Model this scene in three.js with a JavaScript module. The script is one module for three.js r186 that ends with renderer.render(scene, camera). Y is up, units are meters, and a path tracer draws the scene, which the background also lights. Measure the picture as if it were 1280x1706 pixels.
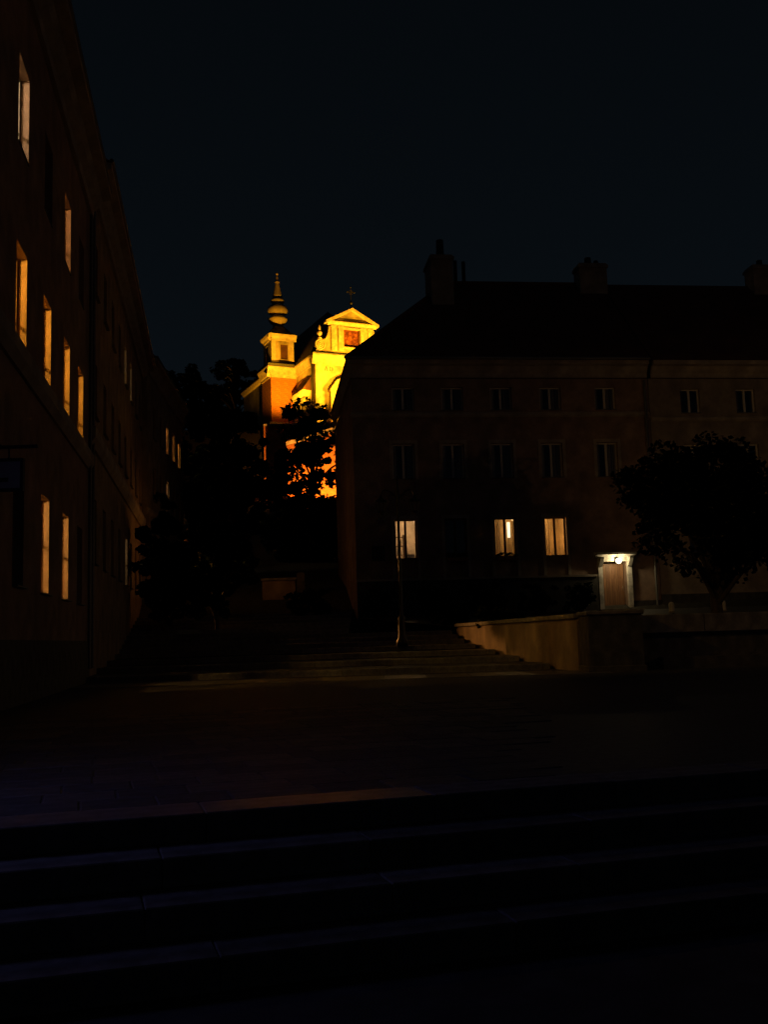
import * as THREE from 'three';
import { mergeGeometries } from 'three/addons/utils/BufferGeometryUtils.js';
import { FontLoader } from 'three/addons/loaders/FontLoader.js';
import { TextGeometry } from 'three/addons/geometries/TextGeometry.js';
import { RectAreaLightUniformsLib } from 'three/addons/lights/RectAreaLightUniformsLib.js';

// ---------------------------------------------------------------- camera, sky, moon, exposure
const renderer = new THREE.WebGLRenderer({ antialias: true });
renderer.toneMapping = THREE.LinearToneMapping;
renderer.toneMappingExposure = 1;
renderer.shadowMap.enabled = true;
RectAreaLightUniformsLib.init();
const scene = new THREE.Scene();
const camera = new THREE.PerspectiveCamera(53.29, 769 / 1024, 0.1, 3000);
camera.position.set(0, 1.606, 0);
camera.rotation.order = 'YXZ';
camera.rotation.set(THREE.MathUtils.degToRad(7.0), 0, -0.03);
{ // night sky: deep blue-black overhead, a little paler towards the horizon all round
  const W = 64, H = 64, d = new Float32Array(W * H * 4);
  for (let j = 0; j < H; j++) for (let i = 0; i < W; i++) {
    const el = ((j + .5) / H - .5) * Math.PI, k = Math.exp(-Math.max(0, Math.sin(el)) * 2.9);
    const o = (j * W + i) * 4;
    d[o] = .0009 + .0036 * k; d[o + 1] = .0016 + .0053 * k; d[o + 2] = .0022 + .0076 * k; d[o + 3] = 1;
  }
  const t = new THREE.DataTexture(d, W, H, THREE.RGBAFormat, THREE.FloatType);
  t.mapping = THREE.EquirectangularReflectionMapping; t.magFilter = THREE.LinearFilter; t.needsUpdate = true;
  scene.background = t; scene.environment = t;
}
const moon = new THREE.DirectionalLight(new THREE.Color(.7, .82, 1), 0.0018);
moon.position.set(-60, 90, -70); moon.castShadow = true; moon.shadow.radius = 4;
Object.assign(moon.shadow.camera, { left: -90, right: 90, top: 90, bottom: -90, far: 500 });
scene.add(moon, moon.target);

// ---------------------------------------------------------------- helpers
let seed = 7;
const rnd = () => { seed = (seed * 1664525 + 1013904223) >>> 0; return seed / 4294967296; };
const rr = (a, b) => a + (b - a) * rnd();
const used = {};
function numbered(n) { const k = used[n] = (used[n] ?? -1) + 1; return k ? n + '_' + String(k).padStart(3, '0') : n; }
function shade(o) { o.traverse(m => { if (m.isMesh) { m.castShadow = true; m.receiveShadow = true; } }); return o; }
function tag(o, label, category, group) { o.userData.label = label; o.userData.category = category; if (group) o.userData.group = group; return o; }
function thing(name, label, category, pos = [0, 0, 0], turn = 0, group) {
  const o = new THREE.Group(); o.name = numbered(name); o.position.set(...pos); o.rotation.y = turn; scene.add(o);
  return tag(o, label, category, group);
}
function part(parent, name, geo, mat, kind) {
  const m = new THREE.Mesh(Array.isArray(geo) ? join(geo) : geo, mat); m.name = parent === scene ? numbered(name) : name;
  m.castShadow = m.receiveShadow = true; if (kind) m.userData.kind = kind; parent.add(m); return m;
}
function join(list) {
  return mergeGeometries(list.map(g => { const h = g.index ? g.toNonIndexed() : g; for (const k of Object.keys(h.attributes)) if (!['position', 'normal', 'uv'].includes(k)) h.deleteAttribute(k); return h; }));
}
function muv(g) { // uv in metres from the face's own main axis
  const p = g.attributes.position, n = g.attributes.normal, uv = new Float32Array(p.count * 2);
  for (let i = 0; i < p.count; i++) {
    const ax = Math.abs(n.getX(i)), ay = Math.abs(n.getY(i)), az = Math.abs(n.getZ(i));
    const [a, b] = ay > ax && ay > az ? [p.getX(i), p.getZ(i)] : ax > az ? [p.getZ(i), p.getY(i)] : [p.getX(i), p.getY(i)];
    uv[i * 2] = a; uv[i * 2 + 1] = b;
  }
  g.setAttribute('uv', new THREE.BufferAttribute(uv, 2)); return g;
}
const bx = (x0, x1, y0, y1, z0, z1) => muv(new THREE.BoxGeometry(x1 - x0, y1 - y0, z1 - z0).translate((x0 + x1) / 2, (y0 + y1) / 2, (z0 + z1) / 2));
function bevelBox(w, h, d, b) { // box with chamfered edges, base centre at origin
  const s = new THREE.Shape(); const a = w / 2 - b, c = d / 2 - b;
  s.moveTo(-a, -c); s.lineTo(a, -c); s.lineTo(a, c); s.lineTo(-a, c); s.closePath();
  return muv(new THREE.ExtrudeGeometry(s, { depth: h - 2 * b, bevelEnabled: true, bevelSize: b, bevelThickness: b, bevelSegments: 1 }).rotateX(-Math.PI / 2).translate(0, b, 0));
}
function poly(pts, holes = []) {
  const s = new THREE.Shape(pts.map(p => new THREE.Vector2(...p)));
  for (const h of holes) s.holes.push(new THREE.Path(h.map(p => new THREE.Vector2(...p))));
  return s;
}
const slab = (shape, z0, z1) => muv(new THREE.ExtrudeGeometry(shape, { depth: z1 - z0, bevelEnabled: false, curveSegments: 20 }).translate(0, 0, z0));
// a moulding: profile [outward, up] run along local x from x0 to x1
const moulding = (prof, x0, x1) => muv(new THREE.ExtrudeGeometry(poly(prof.map(([a, b]) => [-a, b])), { depth: x1 - x0, bevelEnabled: false }).rotateY(Math.PI / 2).translate(x0, 0, 0));
const tube = (pts, r, seg = 12, rad = 6) => new THREE.TubeGeometry(new THREE.CatmullRomCurve3(pts.map(p => new THREE.Vector3(...p))), seg, r, rad);
const cyl = (r0, r1, h, x, y, z, n = 12) => new THREE.CylinderGeometry(r1, r0, h, n).translate(x, y + h / 2, z);
const lathe = (pts, x, y, z, n = 24) => new THREE.LatheGeometry(pts.map(p => new THREE.Vector2(...p)), n).translate(x, y, z);
const rectPath = (x0, x1, y0, y1) => [[x0, y0], [x1, y0], [x1, y1], [x0, y1]];

// ---------------------------------------------------------------- materials
function hash2(x, y, s) { let h = Math.imul(x | 0, 374761393) + Math.imul(y | 0, 668265263) + Math.imul(s, 2147483647 ^ 91); h = Math.imul(h ^ (h >>> 13), 1274126177); return ((h ^ (h >>> 16)) >>> 0) / 4294967296; }
function vnoise(x, y, p, s) {
  const xi = Math.floor(x), yi = Math.floor(y), f = x - xi, g = y - yi, u = f * f * (3 - 2 * f), v = g * g * (3 - 2 * g), w = a => ((a % p) + p) % p;
  const q = (a, b) => hash2(w(a), w(b), s);
  return (q(xi, yi) * (1 - u) + q(xi + 1, yi) * u) * (1 - v) + (q(xi, yi + 1) * (1 - u) + q(xi + 1, yi + 1) * u) * v;
}
function noiseTex(metres, octaves, s, contrast, speck = 0) { // grey mottling around 1, tiles every `metres`
  const N = 256, d = new Uint8Array(N * N * 4);
  for (let j = 0; j < N; j++) for (let i = 0; i < N; i++) {
    let v = 0, a = .5, tot = 0;
    for (let o = 0, p = 4; o < octaves; o++, p *= 2) { v += a * vnoise(i / N * p, j / N * p, p, s + o); tot += a; a *= .62; }
    v = .82 + (v / tot - .5) * contrast + (hash2(i, j, s + 40) - .5) * speck;
    const c = Math.max(0, Math.min(1, v)) * 255; d.set([c, c, c, 255], (j * N + i) * 4);
  }
  const t = new THREE.DataTexture(d, N, N); t.wrapS = t.wrapT = THREE.RepeatWrapping; t.magFilter = THREE.LinearFilter;
  t.minFilter = THREE.LinearMipmapLinearFilter; t.generateMipmaps = true; t.colorSpace = THREE.SRGBColorSpace; t.repeat.set(1 / metres, 1 / metres); t.needsUpdate = true; return t;
}
function rawTex(t) { const c = t.clone(); c.colorSpace = THREE.NoColorSpace; c.needsUpdate = true; return c; }
const TX = { plaster: noiseTex(3.1, 6, 3, .55, .06), stone: noiseTex(.9, 6, 11, .6, .25), grain: noiseTex(.35, 5, 21, .7, .3), broad: noiseTex(7.3, 5, 31, .7, .05) };
const TXR = { plaster: rawTex(TX.plaster), stone: rawTex(TX.stone), grain: rawTex(TX.grain), broad: rawTex(TX.broad) };
function mat(r, g, b, tx, rough = .9, bump = .004, extra = {}) {
  const m = new THREE.MeshStandardMaterial({ roughness: rough, ...extra }); m.color.setRGB(r, g, b);
  if (tx) { m.map = TX[tx]; if (bump) { m.bumpMap = TXR[tx]; m.bumpScale = bump; } } return m;
}
function brickTex() { // fine brick courses for the far church tower
  const N = 256, d = new Uint8Array(N * N * 4), rows = 16, cols = 6;
  for (let j = 0; j < N; j++) for (let i = 0; i < N; i++) {
    const r = Math.floor(j / N * rows), fx = (i / N * cols + (r % 2) * .5) % cols, c = Math.floor(fx), my = (j / N * rows) % 1, mx = fx % 1;
    const mortar = my < .14 || mx < .05; const k = mortar ? .95 : .72 + .3 * hash2(c, r, 5) + .08 * (hash2(i, j, 6) - .5);
    d.set([255 * Math.min(1, k * (mortar ? .9 : 1)), 255 * Math.min(1, k * (mortar ? 1.1 : 1)), 255 * Math.min(1, k * (mortar ? 1.2 : 1)), 255], (j * N + i) * 4);
  }
  const t = new THREE.DataTexture(d, N, N); t.wrapS = t.wrapT = THREE.RepeatWrapping; t.magFilter = THREE.LinearFilter; t.minFilter = THREE.LinearMipmapLinearFilter; t.generateMipmaps = true;
  t.colorSpace = THREE.SRGBColorSpace; t.repeat.set(1 / 1.5, 1 / 1.2); t.needsUpdate = true; return t;
}
function tileTex() { // pantile relief for roofs seen from afar
  const N = 128, d = new Uint8Array(N * N * 4);
  for (let j = 0; j < N; j++) for (let i = 0; i < N; i++) { const a = Math.abs(Math.sin(i / N * Math.PI * 4)), b = (j / N * 3) % 1; const v = 255 * Math.min(1, .25 + .45 * a + .3 * b); d.set([v, v, v, 255], (j * N + i) * 4); }
  const t = new THREE.DataTexture(d, N, N); t.wrapS = t.wrapT = THREE.RepeatWrapping; t.magFilter = THREE.LinearFilter; t.repeat.set(1, 1); t.needsUpdate = true; return t;
}
const M = {
  plasterRose: mat(.46, .30, .22, 'plaster'), plasterOchre: mat(.47, .34, .21, 'plaster'), plasterGrey: mat(.40, .33, .26, 'plaster'),
  plasterBuff: mat(.42, .34, .24, 'plaster'), plasterPink: mat(.42, .29, .22, 'plaster'), trimPale: mat(.55, .47, .38, 'plaster', .85),
  plinthDark: mat(.07, .065, .06, 'stone', .8), churchPlaster: mat(.78, .62, .34, 'broad', .9, .004), churchTrim: mat(.82, .68, .44, 'plaster', .85),
  churchSide: mat(.46, .40, .24, 'broad'), copper: mat(.16, .15, .12, 'stone', .6), slate: mat(.05, .05, .055, 'stone', .7),
  granite: mat(.20, .19, .185, 'grain', .38, .0018), granite2: mat(.16, .155, .15, 'grain', .42, .002), granite3: mat(.235, .225, .215, 'grain', .36, .0018),
  sett: mat(.085, .082, .082, 'grain', .62, .006), sett2: mat(.11, .105, .1, 'grain', .58, .006), sett3: mat(.07, .07, .072, 'grain', .66, .006),
  asphalt: mat(.06, .06, .062, 'stone', .75, .004), soil: mat(.045, .04, .03, 'stone', 1, .03), wallStone: mat(.38, .28, .18, 'plaster', .9, .008), pillarStone: mat(.15, .135, .11, 'stone', .9, .006),
  copingStone: mat(.30, .27, .22, 'stone', .8), iron: mat(.025, .025, .026, null, .45, 0, { metalness: .6 }), white: mat(.75, .72, .66, 'stone', .6, .001),
  frameWhite: mat(.62, .58, .52, null, .5, 0), frameBrown: mat(.11, .055, .03, null, .5, 0), doorWood: mat(.30, .15, .07, 'grain', .55, .004), doorWood2: mat(.26, .125, .06, 'grain', .55, .004),
  roomAmber: mat(.72, .56, .34, 'plaster', .95, 0), roomCream: mat(.72, .62, .48, 'plaster', .95, 0), roomDark: mat(.28, .24, .2, 'plaster', .95, 0),
  curtain: new THREE.MeshPhysicalMaterial({ color: new THREE.Color().setRGB(.72, .6, .42), roughness: 1, transmission: .35, thickness: 0 }),
  blind: mat(.3, .27, .23, null, 1, 0), metal: mat(.3, .3, .3, null, .4, 0, { metalness: .8 }), zinc: mat(.22, .22, .22, 'stone', .55, .001, { metalness: .5 }),
  bark: mat(.07, .05, .035, 'grain', 1, .02), wood: mat(.28, .17, .09, 'grain', .6, .002), terracotta: mat(.4, .17, .09, 'stone', .9),
  glass: new THREE.MeshPhysicalMaterial({ color: 0xffffff, transmission: 1, thickness: 0, roughness: .03, ior: 1.5 }),
};
{ // wood: fine streaks across x, long in y
  const N = 128, d = new Uint8Array(N * N * 4); for (let j = 0; j < N; j++) for (let i = 0; i < N; i++) { const v = 255 * (.62 + .3 * vnoise(i / 4, j / 64, 32, 51) + .08 * hash2(i, 0, 52)); d.set([v, v, v, 255], (j * N + i) * 4); }
  const t = new THREE.DataTexture(d, N, N); t.wrapS = t.wrapT = THREE.RepeatWrapping; t.magFilter = THREE.LinearFilter; t.colorSpace = THREE.SRGBColorSpace; t.repeat.set(1 / .5, 1 / 4); t.needsUpdate = true;
  for (const k of ['doorWood', 'doorWood2', 'wood']) { M[k].map = t; M[k].bumpMap = null; }
}
M.brick = new THREE.MeshStandardMaterial({ map: brickTex(), roughness: .95 }); M.brick.color.setRGB(.62, .20, .05);
M.tile = new THREE.MeshStandardMaterial({ roughness: .9, bumpMap: tileTex(), bumpScale: .03, map: TX.plaster }); M.tile.color.setRGB(.14, .055, .035);
M.leaf = [[.045, .075, .022], [.06, .09, .03], [.035, .06, .02]].map(c => { const m = new THREE.MeshPhysicalMaterial({ roughness: .85, transmission: .25, thickness: 0, side: THREE.DoubleSide }); m.color.setRGB(...c); return m; });
const glow = (r, g, b, k) => { const m = new THREE.MeshStandardMaterial({ color: 0x222222, roughness: .6 }); m.emissive.setRGB(r, g, b); m.emissiveIntensity = k; return m; };

// ---------------------------------------------------------------- ground, square, steps, terrace, hill
{
  const g = new THREE.PlaneGeometry(1600, 1600, 8, 8).rotateX(-Math.PI / 2); muv(g);
  part(scene, 'ground', g, M.asphalt, 'structure');
}
const LAND = .64;
// the flight in the foreground runs at an angle: local x along the nosings, local z towards the viewer
const stairTurn = Math.atan2(.2848, .9586), stair = new THREE.Group();
stair.name = 'stone_steps'; stair.position.set(-2.14, 0, -5.7); stair.rotation.y = stairTurn; stair.userData.kind = 'structure'; scene.add(stair);
const gran = [M.granite, M.granite2, M.granite3], granRough = gran.map(m => { const c = m.clone(); c.roughness = .8; c.color.multiplyScalar(.8); return c; }); // the stones on the right are newer and rougher cut
for (let k = 0; k < 4; k++) {
  const zf = .37 * k, h = LAND - .16 * k; let x = -2.6 - rr(0, .8);
  while (x < 13) {
    const L = rr(1.0, 1.5), m = part(stair, 'step_stone', bevelBox(L - .006, .16, .42, .007).translate(0, h - .16 - (k === 3 ? -.004 : 0), 0), (x > 1.9 ? granRough : gran)[Math.floor(rnd() * 3)]);
    m.position.set(x + L / 2, rr(-.003, .003), zf - .21 + rr(-.003, .003)); m.rotation.x = rr(-.004, .006); x += L;
  }
}
{ // landing: bedding sheet, then slabs in rows as far as they can be told apart
  const plaza = new THREE.Group(); plaza.name = 'square_paving'; plaza.userData.kind = 'structure'; scene.add(plaza);
  const c = Math.cos(stairTurn), sn = Math.sin(stairTurn), W = (lx, lz) => [-2.14 + lx * c + lz * sn, -(-5.7 - lx * sn + lz * c)];
  const pts = [W(-3.6, -.43), W(15, -.43), [30, 11], [30, 28], [-9, 28]].map(p => new THREE.Vector2(...p));
  part(plaza, 'paving_bed', muv(new THREE.ExtrudeGeometry(new THREE.Shape(pts), { depth: .5, bevelEnabled: false }).rotateX(-Math.PI / 2).translate(0, LAND - .5 - .009, 0)), M.sett);
  const setts = [M.sett, M.sett2, M.sett3], geos = [];
  for (const w of [.46, .58, .70]) geos.push(bevelBox(w - .012, .03, .40 - .012, .006));
  let n = 0;
  for (let r = 0; r < 22 && n < 290; r++) {
    let x = -2.5 + rr(0, .4) + r * .0, xr = 3.2 + r * .16; x -= r * .05;
    while (x < xr && n < 290) {
      const k = Math.floor(rnd() * 3), w = [.46, .58, .70][k];
      const [wx, wz] = W(x + w / 2, -.43 - .2 - r * .40);
      const m = part(plaza, 'paving_slab', geos[k], setts[Math.floor(rnd() * 3)]);
      m.position.set(wx, LAND - .0295 + rr(-.003, .002), -wz); m.rotation.y = stairTurn; m.rotation.x = rr(-.005, .005); x += w; n++;
    }
  }
  // pale granite band across the square before the upper steps
  let x = -7.6;
  while (x < 4.6) { const L = rr(.9, 1.3), m = part(plaza, 'band_stone', bevelBox(L - .01, .03, 1.9, .006).translate(0, LAND - .024, 0), gran[Math.floor(rnd() * 3)]); m.position.set(x + L / 2, rr(-.002, .003), -25.0); m.rotation.x = rr(0, .01); x += L; }
}
const upper = new THREE.Group(); upper.name = 'upper_steps'; upper.userData.kind = 'structure'; scene.add(upper);
{
  const N = [[27.5, .79], [30.5, .95], [33.4, 1.12], [36.2, 1.30]]; for (let i = 0; i < 9; i++) N.push([38 + i * 1.1, 1.47 + i * .17]);
  N.forEach(([z, y], i) => {
    const z1 = i + 1 < N.length ? N[i + 1][0] : 54, x0 = -11.5, x1 = z < 41 ? 4.6 - (z - 25.2) * .139 : -1.6;
    part(upper, 'tread_paving', bx(x0, x1, y - .6, y - .012, -z1 + .02, -z - .3), M.sett2);
    let x = x0; while (x < x1) { const L = Math.min(rr(1.1, 1.6), x1 - x + .01); const m = part(upper, 'step_stone', bevelBox(L - .01, .17, .36, .012).translate(0, y - .17, 0), gran[Math.floor(rnd() * 3)]); m.position.set(x + L / 2, rr(-.003, .003), -z - .15); m.rotation.x = rr(0, .012); x += L; }
  });
}
{ // raised terrace in front of the long house
  const g = new THREE.BufferGeometry(), v = []; const P = [[5.2, 1.84, -26], [60, 1.84, -26], [60, 2.5, -45], [60, 2.5, -53], [-1.4, 2.5, -46.0], [2.9, 1.9, -39.6]];
  const tri = (a, b, c) => v.push(...P[a], ...P[b], ...P[c]); tri(0, 1, 2); tri(0, 2, 5); tri(5, 2, 4); tri(4, 2, 3);
  g.setAttribute('position', new THREE.Float32BufferAttribute(v, 3)); g.computeVertexNormals(); muv(g);
  part(scene, 'terrace_ground', g, M.asphalt, 'structure');
}
function hillY(x, d) {
  const K = [[44, -.6], [46, 2.2], [52, 4.2], [62, 6], [80, 9.5], [120, 17], [150, 23], [163, 24], [164, 36.2], [168, 37], [178, 38.6], [190, 39.5], [260, 40.5], [420, 44]];
  let y = K[K.length - 1][1]; for (let i = 1; i < K.length; i++) if (d <= K[i][0]) { const [a, p] = K[i - 1], [b, q] = K[i]; y = p + (q - p) * (d - a) / (b - a); break; }
  return y + (d > 60 && d < 160 ? Math.sin(x * .3 + d * .17) * .5 + Math.sin(x * .11 - d * .09) * .8 : 0);
}
{
  const X = [], D = [44, 46, 49, 52, 57, 62, 68, 74, 80, 90, 100, 110, 120, 130, 140, 150, 157, 163, 164.2, 175, 190, 220, 260, 420]; for (let i = -60; i <= 60; i++) X.push(i * 4);
  const v = [], idx = []; for (const d of D) for (const x of X) v.push(x, hillY(x, d), -d);
  for (let j = 0; j < D.length - 1; j++) for (let i = 0; i < X.length - 1; i++) { const a = j * X.length + i; idx.push(a, a + 1, a + X.length, a + 1, a + X.length + 1, a + X.length); }
  const g = new THREE.BufferGeometry(); g.setAttribute('position', new THREE.Float32BufferAttribute(v, 3)); g.setIndex(idx); g.computeVertexNormals(); muv(g);
  part(scene, 'hillside', g, M.soil, 'structure');
}

// ---------------------------------------------------------------- house builder
// local frame: x along the street front, y up, z out of the wall
const WT = .42;
function addWindow(house, w, o) {
  const { x0, x1, y0, y1 } = w, z = -(w.reveal ?? .17), fm = w.frame ?? M.frameBrown, b = .065, cx = (x0 + x1) / 2;
  const bars = [bx(x0, x0 + b, y0, y1, z - .06, z), bx(x1 - b, x1, y0, y1, z - .06, z), bx(x0 + b, x1 - b, y0, y0 + b, z - .06, z), bx(x0 + b, x1 - b, y1 - b, y1, z - .06, z), bx(cx - .05, cx + .05, y0 + b, y1 - b, z - .065, z + .01)];
  if (w.transom) bars.push(bx(x0 + b, cx - .05, w.transom - .02, w.transom + .02, z - .05, z - .005), bx(cx + .05, x1 - b, w.transom - .02, w.transom + .02, z - .05, z - .005));
  const win = part(house, 'window', bars, fm);
  part(win, 'pane', bx(x0 + b, cx - .05, y0 + b, y1 - b, z - .036, z - .030), M.glass); part(win, 'pane', bx(cx + .05, x1 - b, y0 + b, y1 - b, z - .036, z - .030), M.glass);
  part(win, 'sill', bx(x0 + .002, x1 - .002, y0 + .001, y0 + .03, z, w.sillOut ?? .1), w.sillMat ?? M.zinc);
  if (w.surround) part(win, 'surround', slab(poly((f => [[x0 - .14, f], [x0 - .002, f], [x0 - .002, y1 + .002], [x1 + .002, y1 + .002], [x1 + .002, f], [x1 + .14, f], [x1 + .14, y1 + .16], [x0 - .14, y1 + .16]])(w.surroundFoot ?? y0 + .002)), .003, .04), M.trimPale);
  if (w.curtain) { // gathered cloth hanging behind the glass
    for (const [a, c] of w.curtain) {
      const n = 24, g = new THREE.PlaneGeometry(c - a, y1 - y0 + .1, n, 1), p = g.attributes.position; for (let i = 0; i < p.count; i++) p.setZ(i, Math.sin(p.getX(i) * 42) * .03 + rr(-.004, .004));
      g.computeVertexNormals(); part(win, 'curtain', g.translate((a + c) / 2, (y0 + y1) / 2, -WT - .1), w.curtainMat ?? M.curtain);
    }
  }
  return win;
}
function addRoom(house, w, m, deep = 2.6, side = .8, up = .5, down = .7) {
  const a = w.x0 - (w.roomL ?? side), b = w.x1 + (w.roomR ?? side), y0 = w.y0 - down, y1 = w.y1 + up, z0 = -WT - .004, z1 = z0 - deep, t = .06;
  part(house, 'room', [bx(a, b, y0, y0 + t, z1, z0), bx(a, b, y1 - t, y1, z1, z0), bx(a, b, y0 + t, y1 - t, z1, z1 + t), bx(a, a + t, y0 + t, y1 - t, z1 + t, z0), bx(b - t, b, y0 + t, y1 - t, z1 + t, z0)], m);
  return { a: a + t, b: b - t, y0: y0 + t, y1: y1 - t, z0, z1: z1 + t };
}
function pendant(house, x, y, z, ceil, col, cd, label, group) {
  const q = new THREE.Vector3(x, y, z).applyEuler(house.rotation).add(house.position);
  const p = thing('pendant_lamp', label, 'lamp', [q.x, q.y, q.z], house.rotation.y, group);
  part(p, 'cord', cyl(.008, .008, ceil - y - .09, 0, .09, 0, 6), M.iron);
  part(p, 'globe', new THREE.SphereGeometry(.1, 16, 12), glow(...col, 1.2));
  const l = new THREE.PointLight(new THREE.Color(...col), cd, 0, 2); l.castShadow = true; l.shadow.radius = 4; p.add(l);
}
function frontWall(house, x0, x1, y0, y1, wins, m, name = 'wall') {
  part(house, name, slab(poly(rectPath(x0, x1, y0, y1), wins.map(w => rectPath(w.x0, w.x1, w.y0, w.y1))), -WT, 0), m);
}
const CORN = (y, p = .6) => [[.0, y - .75], [.1, y - .75], [.12, y - .55], [p * .45, y - .42], [p * .6, y - .25], [p, y - .18], [p, y], [0, y + .02]];
const STRING = (y, h = .34, p = .16) => [[0, y - h / 2], [p * .4, y - h / 2], [p, y - h * .1], [p, y + h / 2], [0, y + h / 2 + .05]];

// ---------------------------------------------------------------- left-hand street row
const LD = [-.16940, -.98555], leftTurn = Math.atan2(-LD[1], LD[0]);
const leftAt = s => [-3.4 + LD[0] * s, 0, LD[1] * s];
const AMB = [1, .5, .05], AMB2 = [1, .55, .2], PALE = [1, .74, .42];
const P1 = { litLabels: [] };
{
  const h = thing('corner_townhouse', 'tall three-storey townhouse filling the left edge, with tall amber windows', 'house', leftAt(0), leftTurn, 'houses along the left street');
  const cols = [17.66, 20.6, 23.56, 26.22], wins = [], W = 1.04;
  for (let i = 0; i < 4; i++) {
    wins.push({ x0: cols[i], x1: cols[i] + W, y0: 6.96, y1: 8.85, lit: 'first', col: i, transom: 7.6, sillOut: .015 });
    wins.push({ x0: cols[i], x1: cols[i] + W, y0: 10.68, y1: 12.4, lit: i === 0 ? 'pale' : i === 2 ? 'dim' : 0, col: i, transom: 11.3, frame: M.frameWhite, sillOut: .02 });
    wins.push({ x0: cols[i], x1: cols[i] + W, y0: 2.66, y1: 4.68, lit: i === 1 || i === 2 ? 'ground' : 0, col: i, transom: 3.75 });
  }
  frontWall(h, -6, 28.5, 0, 14.2, wins, M.plasterRose);
  part(h, 'side_wall', bx(28.08, 28.5, 0, 14.2, -10, -WT), M.plasterRose); part(h, 'side_wall', bx(-6, -5.58, 0, 14.2, -10, -WT), M.plasterRose); part(h, 'rear_wall', bx(-6, 28.5, 0, 14.2, -10.42, -10), M.plasterRose);
  part(h, 'string_course', moulding(STRING(6.68, .42, .16), -6, 28.52), M.trimPale);
  part(h, 'cornice', moulding(CORN(14.62), -6.2, 28.6), M.trimPale);
  part(h, 'gutter', tube([[-6, 14.66, .58], [10, 14.66, .58], [28.5, 14.66, .58]], .07, 6), M.zinc);
  part(h, 'roof', slab(poly([[0.55, 14.66], [-5.2, 18.6], [-10.9, 14.66]].map(([a, b]) => [-a, b])), 0, 34.7).rotateY(Math.PI / 2).translate(-6.2, 0, 0), M.tile);
  part(h, 'downpipe', tube([[28.2, 1, .09], [28.2, 8, .09], [28.2, 13.8, .09]], .05, 8), M.zinc);
  part(h, 'plinth', bx(-6, 28.5, 0, 1.75, .003, .06), M.pillarStone);
  const place = { first: 'first floor', pale: 'top floor', dim: 'top floor', ground: 'ground floor' }, ord = ['nearest', 'second', 'third', 'farthest'];
  for (const w of wins) {
    addWindow(h, w);
    const r = addRoom(h, w, w.lit ? (w.lit === 'pale' ? M.roomCream : M.roomAmber) : M.roomDark, w.lit ? 2.4 : 1, .75, .22);
    if (w.lit) {
      const c = { first: AMB, pale: PALE, dim: AMB2, ground: [1, .56, .14] }[w.lit], I = { first: [27, 23, 21, 16][w.col], pale: 12, dim: 8, ground: [0, 15, 13, 0][w.col] }[w.lit];
      pendant(h, w.x0 - .25, w.y1 - .35, -WT - .95, r.y1, c, I, `glowing globe pendant inside the ${ord[w.col]} ${place[w.lit]} window of the left-edge townhouse`);
    }
  }
}
{
  const h = thing('long_townhouse', 'long dark three-storey townhouse, middle of the left row, raised string course', 'house', leftAt(0), leftTurn, 'houses along the left street');
  const cols = [29.7, 32.5, 35.2, 37.9, 40.6, 43.5, 46.3, 48.9], wins = [], W = .95;
  cols.forEach((c, i) => {
    wins.push({ x0: c, x1: c + W, y0: 8.3, y1: 10.0, col: i, transom: 9 }, { x0: c, x1: c + W, y0: 12.0, y1: 13.7, col: i, lit: i === 4 || i === 5 ? 'top' : 0, frame: M.frameWhite, transom: 12.7 });
    wins.push({ x0: c + (i === 4 ? .5 : 0), x1: c + W + (i === 4 ? .5 : 0), y0: 3.95, y1: 5.9, col: i, lit: i === 4 ? 'ground' : 0, transom: 4.9 });
  });
  frontWall(h, 28.52, 50.9, 0, 15.2, wins, M.plasterOchre);
  part(h, 'side_wall', bx(50.48, 50.9, 0, 15.2, -10, -WT), M.plasterOchre); part(h, 'rear_wall', bx(28.52, 50.9, 0, 15.2, -10.42, -10), M.plasterOchre); part(h, 'side_wall', bx(28.52, 28.9, 14.2, 15.2, -10, -WT), M.plasterOchre);
  part(h, 'string_course', moulding(STRING(7.5, .48, .2), 28.53, 50.9), M.trimPale);
  part(h, 'cornice', moulding(CORN(15.6), 28.62, 51.2), M.trimPale);
  part(h, 'gutter', tube([[28.6, 15.65, .6], [40, 15.65, .6], [51.2, 15.65, .6]], .07, 6), M.zinc);
  part(h, 'roof', slab(poly([[-.55, 15.64], [5.2, 19.6], [10.9, 15.64]]), 0, 22.6).rotateY(Math.PI / 2).translate(28.6, 0, 0), M.tile);
  part(h, 'downpipe', tube([[28.9, 1, .09], [28.9, 8, .09], [28.9, 14.8, .09]], .05, 8), M.zinc);
  const nm = { 4: 'nearer', 5: 'farther' };
  for (const w of wins) {
    addWindow(h, w); const r = addRoom(h, w, w.lit ? M.roomCream : M.roomDark, w.lit ? 2.2 : 1, .7, .25);
    if (w.lit) pendant(h, w.x0 - .2, w.y1 - .35, -WT - .9, r.y1, PALE, w.lit === 'top' ? 1.2 : 1.6, w.lit === 'top' ? `dim globe pendant behind the ${nm[w.col]} lit top floor window of the middle left house` : 'dim globe pendant behind the only lit ground floor window of the middle left house');
  }
}
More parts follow.
